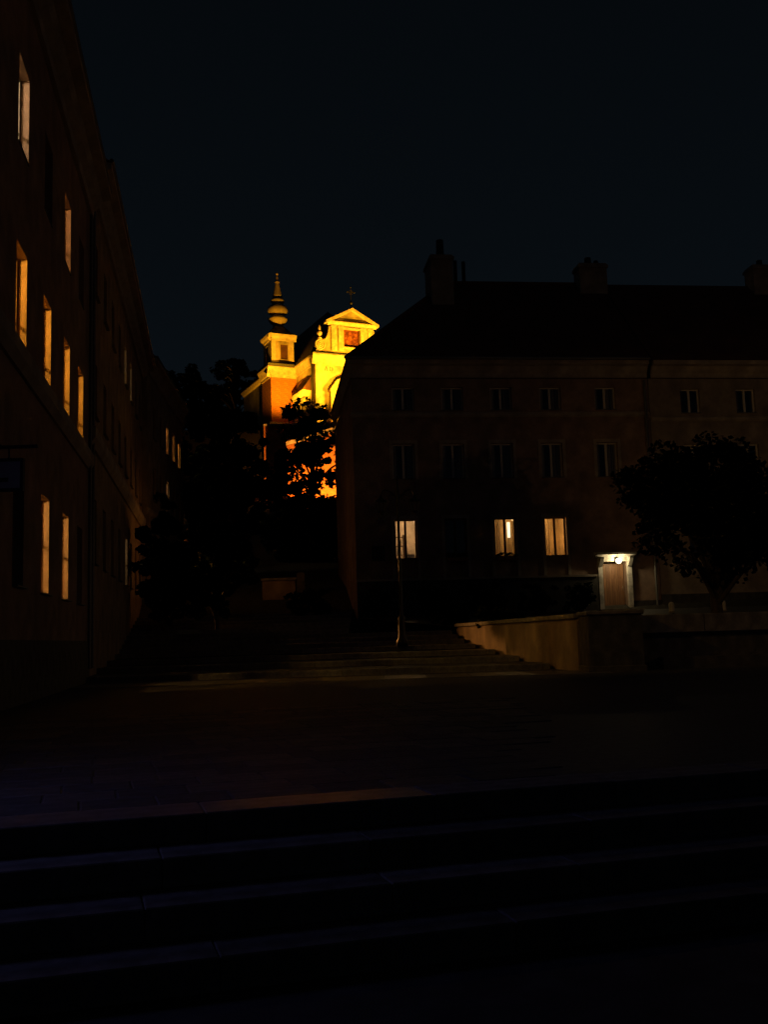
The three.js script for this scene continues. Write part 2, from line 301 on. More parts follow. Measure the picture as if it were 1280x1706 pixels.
{
  const p0 = [-11.96, 0, -50.95], dir = [-.062, -.998], turn = Math.atan2(-dir[1], dir[0]);
  const h = thing('end_townhouse', 'farthest townhouse of the left row, lower eave, small amber windows', 'house', p0, turn, 'houses along the left street');
  const wins = [], W = .94; const cs = [1.9, 4.2, 6.55, 9.0, 11.35];
  cs.forEach((c, i) => {
    wins.push({ x0: c, x1: c + W, y0: 12.36, y1: 14.1, col: i, lit: i >= 2 ? 'top' : 0 }, { x0: c, x1: c + W, y0: 9.05, y1: 10.85, col: i, lit: i === 2 ? 'mid' : 0 }, { x0: c, x1: c + W, y0: 5.9, y1: 7.5, col: i, lit: 0 });
  });
  for (const w of wins) { w.reveal = .08; }
  frontWall(h, 0, 13.6, 0, 15.7, wins, M.plasterBuff);
  part(h, 'side_wall', bx(13.18, 13.6, 0, 15.7, -9, -WT), M.plasterBuff); part(h, 'side_wall', bx(0, .4, 0, 15.7, -9, -WT), M.plasterBuff); part(h, 'rear_wall', bx(0, 13.6, 0, 15.7, -9.4, -9), M.plasterBuff);
  part(h, 'cornice', moulding(CORN(16.2, .55), .02, 13.9), M.trimPale);
  part(h, 'gutter', tube([[0, 16.25, .55], [6, 16.25, .55], [13.9, 16.25, .55]], .06, 6), M.zinc);
  part(h, 'roof', slab(poly([[-.55, 16.24], [4.7, 19.8], [9.9, 16.24]]), 0, 13.9).rotateY(Math.PI / 2), M.tile);
  part(h, 'string_course', moulding(STRING(8.3, .3, .12), 0, 13.62), M.trimPale);
  const nm = { 2: 'nearest', 3: 'middle', 4: 'farthest' };
  for (const w of wins) {
    addWindow(h, w); const r = addRoom(h, w, w.lit ? M.roomAmber : M.roomDark, w.lit ? 2 : 1, .5, .25);
    if (w.lit) pendant(h, w.x0 - .1, w.y1 - .3, -WT - .8, r.y1, w.lit === 'mid' ? PALE : [1, .55, .16], [0, 0, 13, 7, 12][w.col] * (w.lit === 'mid' ? .5 : 1), w.lit === 'mid' ? 'globe pendant behind the lone lit middle floor window of the farthest left house' : `globe pendant behind the ${nm[w.col]} of three lit top windows, farthest left house`);
  }
}
// hanging sign on its bracket (nearest left facade)
{
  const q = leftAt(12.18);
  const s = thing('hanging_sign', 'pale rectangular shop sign hanging from an iron bracket at the left edge', 'sign', [q[0], 3.2, q[2]], 0);
  part(s, 'bracket', [bx(.02, 1.34, .78, .815, -.02, .02), bx(.02, .06, .45, 1.15, -.03, .03), tube([[.04, 1.12, 0], [.4, 1.0, 0], [.9, .82, 0]], .012, 10)], M.iron);
  for (const x of [.36, 1.0]) part(s, 'hanger', cyl(.01, .01, .13, x, .655, 0, 6), M.iron);
  part(s, 'frame', slab(poly(rectPath(.2, 1.18, .26, .655), [rectPath(.235, 1.145, .295, .62)]), -.035, .035), M.iron);
  part(s, 'panel', bx(.235, 1.145, .295, .62, -.012, .012), mat(.3, .29, .3, null, .6, 0));
  part(s, 'emblem', [bx(.45, 1.0, .375, .425, .013, .017), slab(poly(Array.from({ length: 16 }, (_, i) => [.72 + .085 * Math.cos(i / 8 * Math.PI), .47 + .05 * Math.sin(i / 8 * Math.PI)])), .013, .019)], M.iron);
}
// blue-lit box sign on the same facade, nearer than the frame's edge
{
  const q = leftAt(6.3), s = thing('illuminated_sign', 'blue illuminated box sign on the left facade, just outside the left edge', 'sign', [q[0], 2.75, q[2]], leftTurn);
  part(s, 'housing', bx(-.5, .5, -.2, .2, .005, .16), M.iron); part(s, 'light_panel', bx(-.46, .46, -.16, .16, .161, .168), glow(.3, .28, 1, 2));
  const l = new THREE.RectAreaLight(new THREE.Color(.32, .33, 1), 12, .92, .32); l.position.set(0, 0, .2); l.lookAt(s.localToWorld(new THREE.Vector3(0, 0, 1)).clone()); l.rotation.set(0, Math.PI, 0); s.add(l);
}

// ---------------------------------------------------------------- long house on the right, with its neighbour
const RD = [.99288, -.11915], rightTurn = Math.atan2(-RD[1], RD[0]), rightAt = (s, out = 0) => [-1.324 + RD[0] * s - RD[1] * out, -46 + RD[1] * s + RD[0] * out];
function chimney(h, x, z, y0, y1, w, d, pots) {
  const c = part(h, 'chimney', [bx(x - w / 2, x + w / 2, y0, y1 - .25, z - d / 2, z + d / 2), bx(x - w / 2 - .07, x + w / 2 + .07, y1 - .25, y1 - .1, z - d / 2 - .07, z + d / 2 + .07), bx(x - w / 2, x + w / 2, y1 - .1, y1, z - d / 2, z + d / 2)], M.plasterGrey);
  for (const [px, pz, ph, pr] of pots) part(c, 'chimney_pot', cyl(pr, pr * .85, ph, x + px, y1, z + pz, 10), M.iron);
}
{
  const h = thing('long_house', 'long three-storey house facing the viewer, three lit ground floor windows and hipped roof', 'house', [-1.324, 0, -46], rightTurn, 'houses on the right');
  const L = 14.22, cols = [1.8, 4.12, 6.44, 8.82, 11.5], wins = [];
  cols.forEach((c, i) => {
    wins.push({ x0: c, x1: c + 1.04, y0: 8.76, y1: 10.42, col: i, surround: true, frame: M.frameWhite, sillOut: .12 }, { x0: c + .06, x1: c + 1.1, y0: 11.98, y1: 13.1, col: i, frame: M.frameWhite, sillOut: .08 });
    if (i < 4) wins.push({ x0: c, x1: c + 1.02, y0: 5.1, y1: 6.92, col: i, ground: true, surround: true, surroundFoot: 4.22, frame: M.frameBrown, lit: i !== 1, sillOut: .12 });
  });
  const door = { x0: 11.42, x1: 12.62, y0: 2.5, y1: 4.78 };
  frontWall(h, 0, L, 0, 13.5, [...wins, door], M.plasterPink);
  const hx = .02;
  part(h, 'flank_wall', bx(0, WT, 0, 13.5, -11, -WT), M.plasterPink); part(h, 'rear_wall', bx(0, L, 0, 13.5, -11.4, -11), M.plasterPink);
  part(h, 'cornice', moulding(CORN(14.28, .5), -.22, L - .06), M.trimPale);
  part(h, 'cornice', moulding(CORN(14.28, .22), -.03, 11.4).rotateY(-Math.PI / 2).translate(0, 0, -11.4), M.trimPale);
  part(h, 'string_course', moulding(STRING(11.76, .2, .1), -.08, L - .03), M.trimPale);
  part(h, 'plinth', [bx(.0, 11.16, 0, 4.1, .003, .22), bx(12.9, L, 0, 2.95, .003, .1)], M.plinthDark);
  part(h, 'plinth_ledge', bx(-.03, 11.14, 4.103, 4.2, .003, .28), M.trimPale);
  // hipped roof
  const y = 14.3, rd = 20.15, e = .62, x0 = -.28, x1 = L, zf = e, zb = -11.4 - e, zm = (zf + zb) / 2, rx = 5.75;
  const tri = []; const T = (a, b, c) => tri.push(...a, ...b, ...c), A = [x0, y, zf], B = [x1, y, zf], C = [x1, y, zb], D = [x0, y, zb], R0 = [rx, rd, zm], R1 = [x1, rd, zm];
  T(A, B, R1); T(A, R1, R0); T(C, D, R0); T(C, R0, R1); T(D, A, R0); T(B, C, R1); T(A, C, B); T(A, D, C);
  const g = new THREE.BufferGeometry(); g.setAttribute('position', new THREE.Float32BufferAttribute(tri, 3)); g.computeVertexNormals(); muv(g);
  const roof = part(h, 'roof', g, M.tile); part(roof, 'ridge_cap', tube([[rx, rd + .03, zm], [10, rd + .03, zm], [x1, rd + .03, zm]], .12, 8, 8), M.tile);
  part(roof, 'hip_cap', tube([[x0, y + .03, zf], [(x0 + rx) / 2, (y + rd) / 2 + .03, (zf + zm) / 2], [rx, rd + .03, zm]], .11, 12, 8), M.tile);
  part(h, 'gutter', tube([[-.24, y + .02, .66], [6, y + .02, .66], [L - .08, y + .02, .66]], .07, 6), M.zinc);
  chimney(h, 5.15, zm + 1.0, 16.5, 21.0, 1.15, 1.9, [[.05, .3, 1.0, .22], [.9, .2, .4, .09], [1.25, .1, .35, .09]].slice(0, 1));
  for (const [px, pz, y1] of [[6.25, zm - .1, 21.45], [6.7, zm - .1, 21.4]]) part(h, 'flue_pipe', cyl(.1, .1, y1 - 19.6, px, 19.6, pz, 10), M.iron);
  chimney(h, 13.55, zm + .3, 18.6, 21.1, 1.5, 1.0, [[-.1, 0, .45, .2], [.35, 0, .3, .14]]);
  part(h, 'downpipe', tube([[14.0, 2.6, .09], [14.0, 8, .09], [14.0, 13.4, .12]], .06, 8), M.zinc);
  part(h, 'plaque', bx(.72, 1.32, 5.05, 5.72, .003, .03), M.plinthDark);
  // doorway
  const dr = part(h, 'door', bx(door.x0 + .04, door.x1 - .04, 2.52, 4.7, -.34, -.30), M.doorWood2);
  for (let i = 0; i < 8; i++) { const a = door.x0 + .05 + i * .1375; part(dr, 'plank', bx(a, a + .128, 2.54, 4.66, -.298, -.28 + rr(0, .006)), i % 2 ? M.doorWood : M.doorWood2); }
  part(dr, 'handle', [cyl(.012, .012, .16, door.x1 - .14, 3.5, -.24, 8), bx(door.x1 - .155, door.x1 - .125, 3.56, 3.6, -.28, -.24)], M.metal);
  const sr = part(h, 'door_surround', [bx(door.x0 - .2, door.x0, 2.5, 4.78, .003, .2), bx(door.x1, door.x1 + .2, 2.5, 4.78, .003, .2), bx(door.x0 - .2, door.x1 + .2, 4.78, 4.98, .003, .2), moulding([[.02, 4.98], [.24, 4.98], [.32, 5.06], [.55, 5.08], [.55, 5.18], [.02, 5.22]], door.x0 - .34, door.x1 + .34)], M.white);
  for (const s of [[door.x0 - .19], [door.x1 + .01]]) part(sr, 'bracket', slab(poly([[0, 4.55], [.05, 4.55], [.34, 4.9], [.36, 4.978], [0, 4.978]].map(([a, b]) => [-a - .2, b])), 0, .17).rotateY(Math.PI / 2).translate(s[0], 0, 0), M.white);
  part(h, 'doorstep', bx(door.x0 - .4, door.x1 + .5, 2.3, 2.56, .21, .9), M.copingStone);
  const cur = { 0: null, 2: [[6.4, 6.82]], 3: [[8.78, 9.2]] };
  const nm = ['first', '', 'third', 'fourth'];
  for (const w of wins) {
    if (w.lit && cur[w.col]) w.curtain = cur[w.col];
    if (!w.lit) w.curtain = w.ground ? null : [[w.x0 - .05, w.x0 + .3], [w.x1 - .3, w.x1 + .05]];
    w.curtainMat = w.lit ? M.curtain : M.blind;
    addWindow(h, w);
    const r = addRoom(h, w, w.lit ? (w.col === 0 ? M.roomCream : M.roomAmber) : M.roomDark, w.lit ? 2.6 : 1.2, .6, .45, .7);
    if (w.lit) pendant(h, w.x0 + (w.col === 0 ? 1.2 : w.col === 2 ? 1.3 : -.25), w.y1 + .12, -WT - 1.2, r.y1, w.col === 0 ? [1, .62, .3] : [1, .58, .2], [4.2, 0, 2.8, 6.4][w.col], `globe pendant inside the ${['leftmost lit window', '', 'middle lit window', 'rightmost lit window'][w.col]} of the long house`);
  }
  // things in the lit rooms
  const loc = (x, yy, z) => { const v = new THREE.Vector3(x, yy, z).applyEuler(h.rotation).add(h.position); return [v.x, v.y, v.z]; };
  const bs = thing('bookshelf', 'wooden bookshelf inside the leftmost lit window of the long house', 'bookshelf', loc(2.2, 4.46, -1.5), rightTurn);
  for (const x of [-.5, .2]) part(bs, 'side_panel', bx(x, x + .04, 0, 1.9, -.3, 0), M.wood);
  for (let i = 0; i < 5; i++) part(bs, 'shelf', bx(-.459, .199, .1 + i * .42, .13 + i * .42, -.3, -.004), M.wood);
  const bc = [[.5, .1, .06], [.1, .2, .35], [.6, .5, .3], [.15, .3, .15], [.55, .3, .08]];
  const ord = ['bottom', 'second', 'third', 'fourth'];
  for (let i = 1; i < 4; i++) { const b = thing('book', `${['red', 'blue', 'cream'][i - 1]} book on the ${ord[i]} shelf inside the leftmost lit window`, 'book', loc(1.9 + i * .12, 4.593 + i * .42, -1.55), rightTurn, 'books on the shelf'); part(b, 'cover', bx(-.03, .03, 0, .27, -.2, 0), mat(...bc[[0, 1, 2][i - 1]], null, .7, 0)); part(b, 'pages', bx(-.024, .024, .008, .262, -.205, -.2005), M.white); }
  const st = thing('storage_box', 'white box standing on the sill inside the leftmost lit window', 'box', loc(2.56, 5.1, -.52 + .1), rightTurn);
  part(st, 'box_body', bevelBox(.34, .2, .14, .01), M.white); part(st, 'lid', bevelBox(.36, .05, .16, .008).translate(0, .2005, 0), M.white);
  const fl = thing('column_lamp', 'tall bright white column lamp inside the middle lit window', 'lamp', loc(7.36, 4.46, -1.05), rightTurn);
  part(fl, 'base', cyl(.16, .14, .04, 0, 0, 0, 20), M.metal); part(fl, 'pole', cyl(.015, .015, 1.6, 0, .04, 0, 8), M.metal); part(fl, 'tube_shade', cyl(.07, .075, .72, 0, 1.64, 0, 16), glow(1, .86, .55, 1.6));
  const pl = new THREE.PointLight(new THREE.Color(1, .8, .5), .9); pl.position.set(0, 2.0, .0); pl.castShadow = true; fl.add(pl);
}
{
  const h = thing('neighbour_house', 'dark plastered house adjoining the long house at the right edge, behind the tree', 'house', [-1.324, 0, -46], rightTurn, 'houses on the right');
  const cols = [15.8, 18.6, 21.4, 24.2], wins = [], x0 = 14.25, x1 = 27;
  for (const c of cols) wins.push({ x0: c, x1: c + .98, y0: 11.8, y1: 13.0, frame: M.frameWhite }, { x0: c, x1: c + .98, y0: 8.78, y1: 10.3, frame: M.frameWhite }, { x0: c, x1: c + .98, y0: 5.1, y1: 6.9, frame: M.frameBrown });
  frontWall(h, x0, x1, 0, 13.5, wins, M.plasterGrey); part(h, 'side_wall', bx(x1 - WT, x1, 0, 13.5, -11, -WT), M.plasterGrey); part(h, 'rear_wall', bx(x0, x1, 0, 13.5, -11.4, -11), M.plasterGrey);
  part(h, 'cornice', moulding(CORN(14.28, .52), x0 + .12, x1 + .4), M.trimPale); part(h, 'string_course', moulding(STRING(11.5, .2, .1), x0 + .02, x1), M.trimPale);
  part(h, 'plinth', bx(x0, x1, 0, 3.2, .003, .12), M.plinthDark);
  part(h, 'roof', slab(poly([[-.62, 14.31], [5.7, 20.2], [12.02, 14.31]]), 0, x1 + .4 - x0 - .03).rotateY(Math.PI / 2).translate(x0 + .03, 0, 0), M.tile);
  chimney(h, 23.4, -5.4, 18.8, 21.15, 1.7, 1.0, [[-.2, 0, .4, .18]]);
  for (const w of wins) { addWindow(h, w); addRoom(h, w, M.roomDark, 1.2, .5, .4); }
}
{ // lamp above the door
  const v = rightAt(12.1, .5), s = thing('door_lamp', 'bright bulkhead lamp shining under the hood of the front door', 'lamp', [v[0], 4.78, v[1]], rightTurn);
  part(s, 'back_plate', bx(-.1, .1, -.02, .2, -.298, -.26), M.iron); part(s, 'arm', bx(-.02, .02, .12, .15, -.26, .0), M.iron);
  part(s, 'glass_globe', new THREE.SphereGeometry(.13, 20, 14), glow(1, .84, .5, 7));
  const l = new THREE.PointLight(new THREE.Color(1, .74, .36), 2.4); l.castShadow = true; l.shadow.radius = 5; s.add(l);
}

// ---------------------------------------------------------------- walls, pillar, bollards, small wall
{
  const a = [4.74, -25.6], b = [2.7, -40.2], len = Math.hypot(b[0] - a[0], b[1] - a[1]), turn = Math.atan2(-(b[1] - a[1]) / len, (b[0] - a[0]) / len);
  // local x runs away from the viewer; local z faces... the path on the left is local -z
  const w = thing('stair_side_wall', 'long plastered side wall beside the upper steps, warmly lit from the left', 'wall', [a[0], 0, a[1]], turn);
  let x = 0; const N = 6; for (let i = 0; i < N; i++) { const L = len / N; part(w, 'wall_panel', bx(x + .006, x + L - .006, .3, 1.86, -.01, .34 + (i % 2 ? .0 : -.03)), M.wallStone); x += L; }
  for (let i = 0; i < 8; i++) { const L = len / 8; part(w, 'coping_stone', bevelBox(L - .012, .12, .5, .015).translate(i * L + L / 2, 1.93 + rr(-.004, .004), .165), M.copingStone); }
  part(w, 'wall_core', bx(0, len, .3, 1.925, .02, .3), M.wallStone);
}
{
  const p = thing('gate_pillar', 'broad square stone pillar ending the stair wall, facing the viewer', 'pillar', [5.42, LAND - .06, -25.0], .02);
  part(p, 'shaft', bevelBox(1.3, 1.4, 1.1, .02).translate(0, 0, 0), M.pillarStone); part(p, 'cap', bevelBox(1.38, .1, 1.18, .02).translate(0, 1.402, 0), M.copingStone); part(p, 'base', bevelBox(1.38, .2, 1.18, .02), M.pillarStone);
}
{
  const w = thing('terrace_wall', 'low terrace wall right of the stone pillar, running out of frame', 'wall', [6.1, 0, -25.4], Math.atan2(.6, 8));
  part(w, 'wall_face', bx(.02, 24, .3, 1.5, -.5, 0), M.pillarStone);
  for (let i = 0; i < 14; i++) part(w, 'coping_stone', bevelBox(1.68, .46, .62, .02).translate(.9 + i * 1.7, 1.503 + rr(-.004, .004), -.2), M.copingStone);
  part(w, 'lower_ledge', bx(.6, 24, .6, .92, .003, .28), M.pillarStone);
}
for (const [x, z, lab] of [[11.95, -43, 'short pale bollard on the terrace, nearer to the lit door'], [14.12, -43, 'short pale bollard on the terrace, farther right from the lit door']]) {
  const b = thing('bollard', lab, 'bollard', [x, 2.3, z], rightTurn, 'bollards by the house'); part(b, 'post', lathe([[0, 0], [.11, 0], [.11, .34], [.08, .4], [0, .42]], 0, 0, 0, 16), M.white); part(b, 'foot', cyl(.14, .14, .06, 0, -.03, 0, 16), M.copingStone);
}
{
  const w = thing('garden_wall', 'short brick garden wall glowing orange between the dark trees', 'wall', [-6.1, 2.6, -50.2], 0);
  part(w, 'wall_face', bx(0, 1.62, 0, 1.94, -.3, 0), M.wallStone); part(w, 'coping', bx(-.06, 1.68, 1.945, 2.06, -.36, .06), M.copingStone);
  part(w, 'end_post', bx(1.7, 2.1, 0, 2.3, -.35, .05), M.pillarStone);
}

// ---------------------------------------------------------------- street lamps
function lantern(s, x, y, z, lit) {
  part(s, 'lantern_frame', [lathe([[0, .62], [.05, .6], [.06, .52], [.24, .42], [.24, .39], [.2, .39]], x, y, z, 6), lathe([[.12, 0], [.14, 0], [.14, .03], [.05, -.06], [0, -.1]], x, y, z, 6), ...[0, 1, 2, 3, 4, 5].map(i => { const a = i / 6 * Math.PI * 2, c = Math.cos(a), n = Math.sin(a); return tube([[x + c * .13, y + .02, z + n * .13], [x + c * .165, y + .2, z + n * .165], [x + c * .2, y + .4, z + n * .2]], .012, 4, 5); })], M.iron);
  if (lit) part(s, 'bulb', new THREE.SphereGeometry(.09, 14, 10).translate(x, y + .2, z), glow(1, .5, .12, 6));
  else part(s, 'lantern_glass', lathe([[.125, .02], [.192, .39]], x, y, z, 6), M.glass);
}
function streetLamp(label, x, y, z, h, lit, col, cd) {
  const s = thing('street_lamp', label, 'street lamp', [x, y, z], .1, 'street lamps');
  part(s, 'pole', lathe([[0, 0], [.2, 0], [.2, .18], [.13, .3], [.11, .9], [.13, .95], [.06, 1.1], [.045, h - .35], [.07, h - .3], [.05, h], [.02, h + .5], [0, h + .55]], 0, 0, 0, 14), M.iron);
  for (const d of [-1, 1]) {
    part(s, 'arm', tube([[0, h - .35, 0], [d * .25, h - .05, 0], [d * .5, h + .02, 0], [d * .6, h - .18, 0]], .022, 14), M.iron);
    part(s, 'scroll', new THREE.TorusGeometry(.1, .014, 6, 18, 5).translate(d * .24, h - .25, 0), M.iron);
    lantern(s, d * .6, h - .78, 0, lit);
    if (lit) { const l = new THREE.PointLight(new THREE.Color(...col), cd / 2); l.position.set(d * .6, h - .58, 0); l.castShadow = true; l.shadow.radius = 4; s.add(l); }
  }
  return s;
}
streetLamp('unlit two-armed lantern post in front of the long house', .5, 1.28, -36.0, 5.5, false);
streetLamp('lit two-armed lantern post behind the dark trees by the garden wall', -7.75, 2.98, -46.6, 4.2, true, [1, .36, .07], 3.5);
streetLamp('lit two-armed lantern post on the square, outside the right edge', 22, LAND, -22.5, 6.6, true, [1, .54, .26], 27);

{ // projector lamp on the front of the farthest left house, behind the trees, washing the stair wall
  const x = -10.75, y = 5.2, z = -48.4, v = new THREE.Vector3(3.6 - x, 1.0 - y, -31.0 - z).normalize(), s = thing('wall_projector', 'orange projector lamp on the left house row, hidden by dark trees', 'lamp', [x, y, z], 0);
  const head = new THREE.Group(); head.lookAt(v); const hg = g => g.applyQuaternion(head.quaternion);
  part(s, 'housing', hg(bx(-.16, .16, -.12, .12, -.2, 0)), M.iron); part(s, 'lens', hg(bx(-.14, .14, -.1, .1, .002, .01)), glow(1, .42, .1, .5)); part(s, 'wall_arm', bx(-.95, -.1, -.03, .03, -.05, .01), M.iron);
  part(s, 'hood', hg(bx(-.17, .17, .121, .135, -.2, .16)), M.iron);
  const l = new THREE.SpotLight(new THREE.Color(1, .40, .09), 420, 0, .36, .8, 2); l.position.copy(v).multiplyScalar(.1); l.target.position.copy(v).multiplyScalar(20); l.castShadow = true; l.shadow.radius = 5; s.add(l, l.target);
}

// ---------------------------------------------------------------- church on the hill
const CU = [.91, -.415], churchTurn = Math.atan2(.415, .91);
const font = await new FontLoader().loadAsync('fonts/droid/droid_serif_regular.typeface.json');
const ch = thing('church', 'floodlit baroque church with bulbous spire tower glowing yellow on the hill', 'church', [-11, 0, -170], churchTurn);
{
  const W = 13.8, B = 35.5, P = M.churchPlaster, T = M.churchTrim, cx = 6.9;
  part(ch, 'facade_wall', bx(0, W, B, 49, -.8, 0), P);
  for (const x of [0, 12.7]) part(ch, 'pilaster', bx(x - .05, x + 1.15, B, 48.4, .004, .07), T);
  // projecting middle bay with an arched recess
  const arch = [[4.6, B], [9.2, B]]; for (let i = 0; i <= 16; i++) { const a = i / 16 * Math.PI; arch.push([cx + 2.3 * Math.cos(a), 42.4 + 2.3 * Math.sin(a)]); }
  part(ch, 'middle_bay', slab(poly([[2.4, B], [11.4, B], [11.4, 43.6], [10.2, 45.2], [8.3, 46.1], [6.9, 46.35], [5.5, 46.1], [3.6, 45.2], [2.4, 43.6]], [arch.map(([a, b]) => [a, Math.max(b, B + .1)])]), .004, .9), P);
  part(ch, 'bay_moulding', slab(poly([[2.2, 43.5], [2.4, 43.62], [3.62, 45.22], [5.5, 46.12], [6.9, 46.37], [8.3, 46.12], [10.18, 45.22], [11.4, 43.62], [11.6, 43.5], [11.5, 43.9], [10.3, 45.55], [8.4, 46.5], [6.9, 46.75], [5.4, 46.5], [3.5, 45.55], [2.3, 43.9]]), .01, 1.1), T);
  const w0 = part(ch, 'facade_window', bx(5.6, 8.2, 39, 43.2, .01, .08), M.slate); part(w0, 'window_bar', bx(6.85, 6.95, 39, 43.2, .085, .12), T);
  const FC = y => [[0, y - 1.75], [.08, y - 1.75], [.1, y - 1.35], [.18, y - 1.25], [.34, y - .75], [.46, y - .4], [.58, y - .3], [.6, y], [0, y + .05]];
  part(ch, 'cornice', moulding(FC(50.1), -.6, W + .6), T);
  part(ch, 'cornice_cover', bx(-.62, W + .62, 50.16, 50.3, -.6, .64), M.copper);
  // attic storey
  part(ch, 'attic_base', bx(.2, W - .2, 50.304, 50.9, -.7, .1), P);
  part(ch, 'attic_wall', slab(poly(rectPath(2.9, 10.9, 50.6, 55.5), [rectPath(5.25, 8.45, 51.75, 55.0)]), -.75, .15), P);
  for (const x of [3.0, 4.3, 8.6, 9.9]) { const q = part(ch, 'attic_pilaster', bx(x, x + .9, 50.95, 55.1, .154, .34), T); part(q, 'capital', bx(x - .08, x + .98, 55.1, 55.4, .154, .42), T); }
  part(ch, 'panel_frame', slab(poly(rectPath(5.0, 8.7, 51.5, 55.25), [rectPath(5.25, 8.45, 51.75, 55.0)]), .154, .4), T);
  { // faded painted panel
    const c = document.createElement('canvas'); c.width = 128; c.height = 128; const x = c.getContext('2d'); x.fillStyle = '#8a4a2c'; x.fillRect(0, 0, 128, 128);
    for (let i = 0; i < 46; i++) { const k = rnd(); x.fillStyle = k < .35 ? '#a9673f' : k < .7 ? '#6d3520' : '#b77b4c'; x.beginPath(); x.ellipse(rr(15, 113), rr(10, 118), rr(4, 13), rr(4, 15), rr(0, 3), 0, 7); x.fill(); }
    const t = new THREE.CanvasTexture(c); t.colorSpace = THREE.SRGBColorSpace; const m = new THREE.MeshStandardMaterial({ map: t, roughness: .9 }); m.color.setRGB(.62, .5, .5);
    part(ch, 'painted_panel', new THREE.PlaneGeometry(3.2, 3.25).translate(6.85, 53.375, -.3), m);
  }
  for (const d of [-1, 1]) { // scrolled volutes
    const x = d < 0 ? 2.9 : 10.9, o = [[0, 0], [2.6, 0]]; for (let k = 0; k <= 14; k++) { const a = -.9 + k / 14 * 2.9; o.push([1.95 + .95 * Math.cos(a), .95 + .95 * Math.sin(a)]); }
    for (let k = 1; k <= 8; k++) { const t = k / 8, q = 1 - t; o.push([q * q * 1.55 + 2 * q * t * .45 + t * t * .25, q * q * 1.81 + 2 * q * t * 1.9 + t * t * 4.3]); } o.push([0, 4.3]);
    const pts = o.map(([a, b]) => [x + d * a, 50.9 + b]); if (d < 0) pts.reverse();
    const v = part(ch, 'volute', slab(poly(pts), -.5, .1), P);
    part(v, 'scroll_rim', [.85, .5, .22].map(r => new THREE.TorusGeometry(r, .1, 8, 24).translate(x + d * 1.95, 51.85, .12)), T);
    const u = part(ch, 'urn', lathe([[0, 0], [.4, 0], [.4, .25], [.15, .4], [.15, .55], [.42, .85], [.48, 1.2], [.3, 1.35], [.12, 1.5], [.28, 1.75], [.2, 2.2], [.05, 2.5], [0, 2.55]], x + d * 1.95, 52.85, -.2, 16), T);
  }
  part(ch, 'attic_cornice', moulding([[.1, 55.45], [.35, 55.5], [.45, 55.75], [.75, 55.85], [.8, 56.05], [.05, 56.1]], 2.3, 11.5), T);
  part(ch, 'tympanum', slab(poly([[2.6, 56.1], [11.2, 56.1], [cx, 58.35]]), -.6, .12), M.churchSide);
  for (const d of [-1, 1]) part(ch, 'raking_cornice', slab(poly([[0, 0], [4.95, -2.62], [4.95, -2.98], [4.5, -2.98], [0, -.42]].map(([a, b]) => [cx + d * a, 58.75 + b])), -.55, .8), T);
  part(ch, 'cross', [cyl(.1, .07, 1.2, cx, 58.55, .1, 8), new THREE.SphereGeometry(.32, 14, 10).translate(cx, 59.8, .1), cyl(.06, .06, 2.6, cx, 60.05, .1, 8), bx(cx - .62, cx + .62, 61.68, 61.84, .04, .16), ...[[-.68, 61.76], [.68, 61.76], [0, 62.66]].map(([a, b]) => new THREE.SphereGeometry(.15, 8, 6).translate(cx + a, b, .1)), new THREE.TorusGeometry(.34, .045, 6, 18).translate(cx, 61.76, .1)], M.iron);
  // nave
  part(ch, 'nave_wall', [bx(0, .8, B, 49, -32, -.8), bx(W - .8, W, B, 49, -32, -.8), bx(.8, W - .8, B, 49, -32, -31.2)], P);
  part(ch, 'side_cornice', moulding(FC(50.1), .02, 9.9).rotateY(-Math.PI / 2).translate(0, 0, -9.9), T);
  { // steep hipped nave roof
    const y = 50.2, rd = 61.7, t = []; const A = [-.6, y, -.7], Bq = [W + .6, y, -.7], C = [W + .6, y, -33], D = [-.6, y, -33], R0 = [cx, rd, -11], R1 = [cx, rd, -33];
    for (const q of [[A, Bq, R0], [Bq, C, R1], [Bq, R1, R0], [D, A, R0], [D, R0, R1], [C, D, R1], [A, C, Bq], [A, D, C]]) for (const v of q) t.push(...v);
    const g = new THREE.BufferGeometry(); g.setAttribute('position', new THREE.Float32BufferAttribute(t, 3)); g.computeVertexNormals(); muv(g); part(ch, 'nave_roof', g, M.slate);
  }
  // lean-to annex along the nave
  part(ch, 'annex_wall', bx(-1.6, -.004, B, 43.6, -6.8, -1.6), P);
  const AC = [[0, 43.0], [.12, 43.1], [.35, 43.7], [.42, 44.0], [0, 44.05]];
  part(ch, 'annex_cornice', [moulding(AC, 0, 5.6).rotateY(-Math.PI / 2).translate(-1.6, 0, -6.8), moulding(AC, -2.0, -.01).translate(0, 0, -1.6)], T);
  part(ch, 'annex_roof', slab(poly([[-2.0, 44.07], [-.01, 44.07], [-.01, 46.9]]), -7, -1.3), M.tile);
  const aw = part(ch, 'annex_window', bx(-1.65, -1.605, 39.6, 41.9, -5, -3.4), M.slate); part(aw, 'hood', slab(poly([[-5.3, 42.1], [-3.1, 42.1], [-4.2, 42.8]]), -.15, .15).rotateY(-Math.PI / 2).translate(-1.7, 0, -8.4), T);
  part(ch, 'downpipe', tube([[-.55, 49.4, -1.2], [-.32, 48.4, -1.05], [-.3, 44, -1.05], [-.3, 38, -1.05]], .12, 16, 8), M.copper);
  for (const [i, chr] of [...'AD'].entries()) part(ch, 'letter', muv(new TextGeometry(chr, { font, size: .74, depth: .05, curveSegments: 4 }).translate(1.62 + i * .9, 47.3, .006)), M.copper);
  // tower
  const x0 = -4.75, x1 = -.02, z0 = -9.8, z1 = -15;
  part(ch, 'tower_shaft', bx(x0, x1, B - .6, 48.4, z1, z0), M.brick);
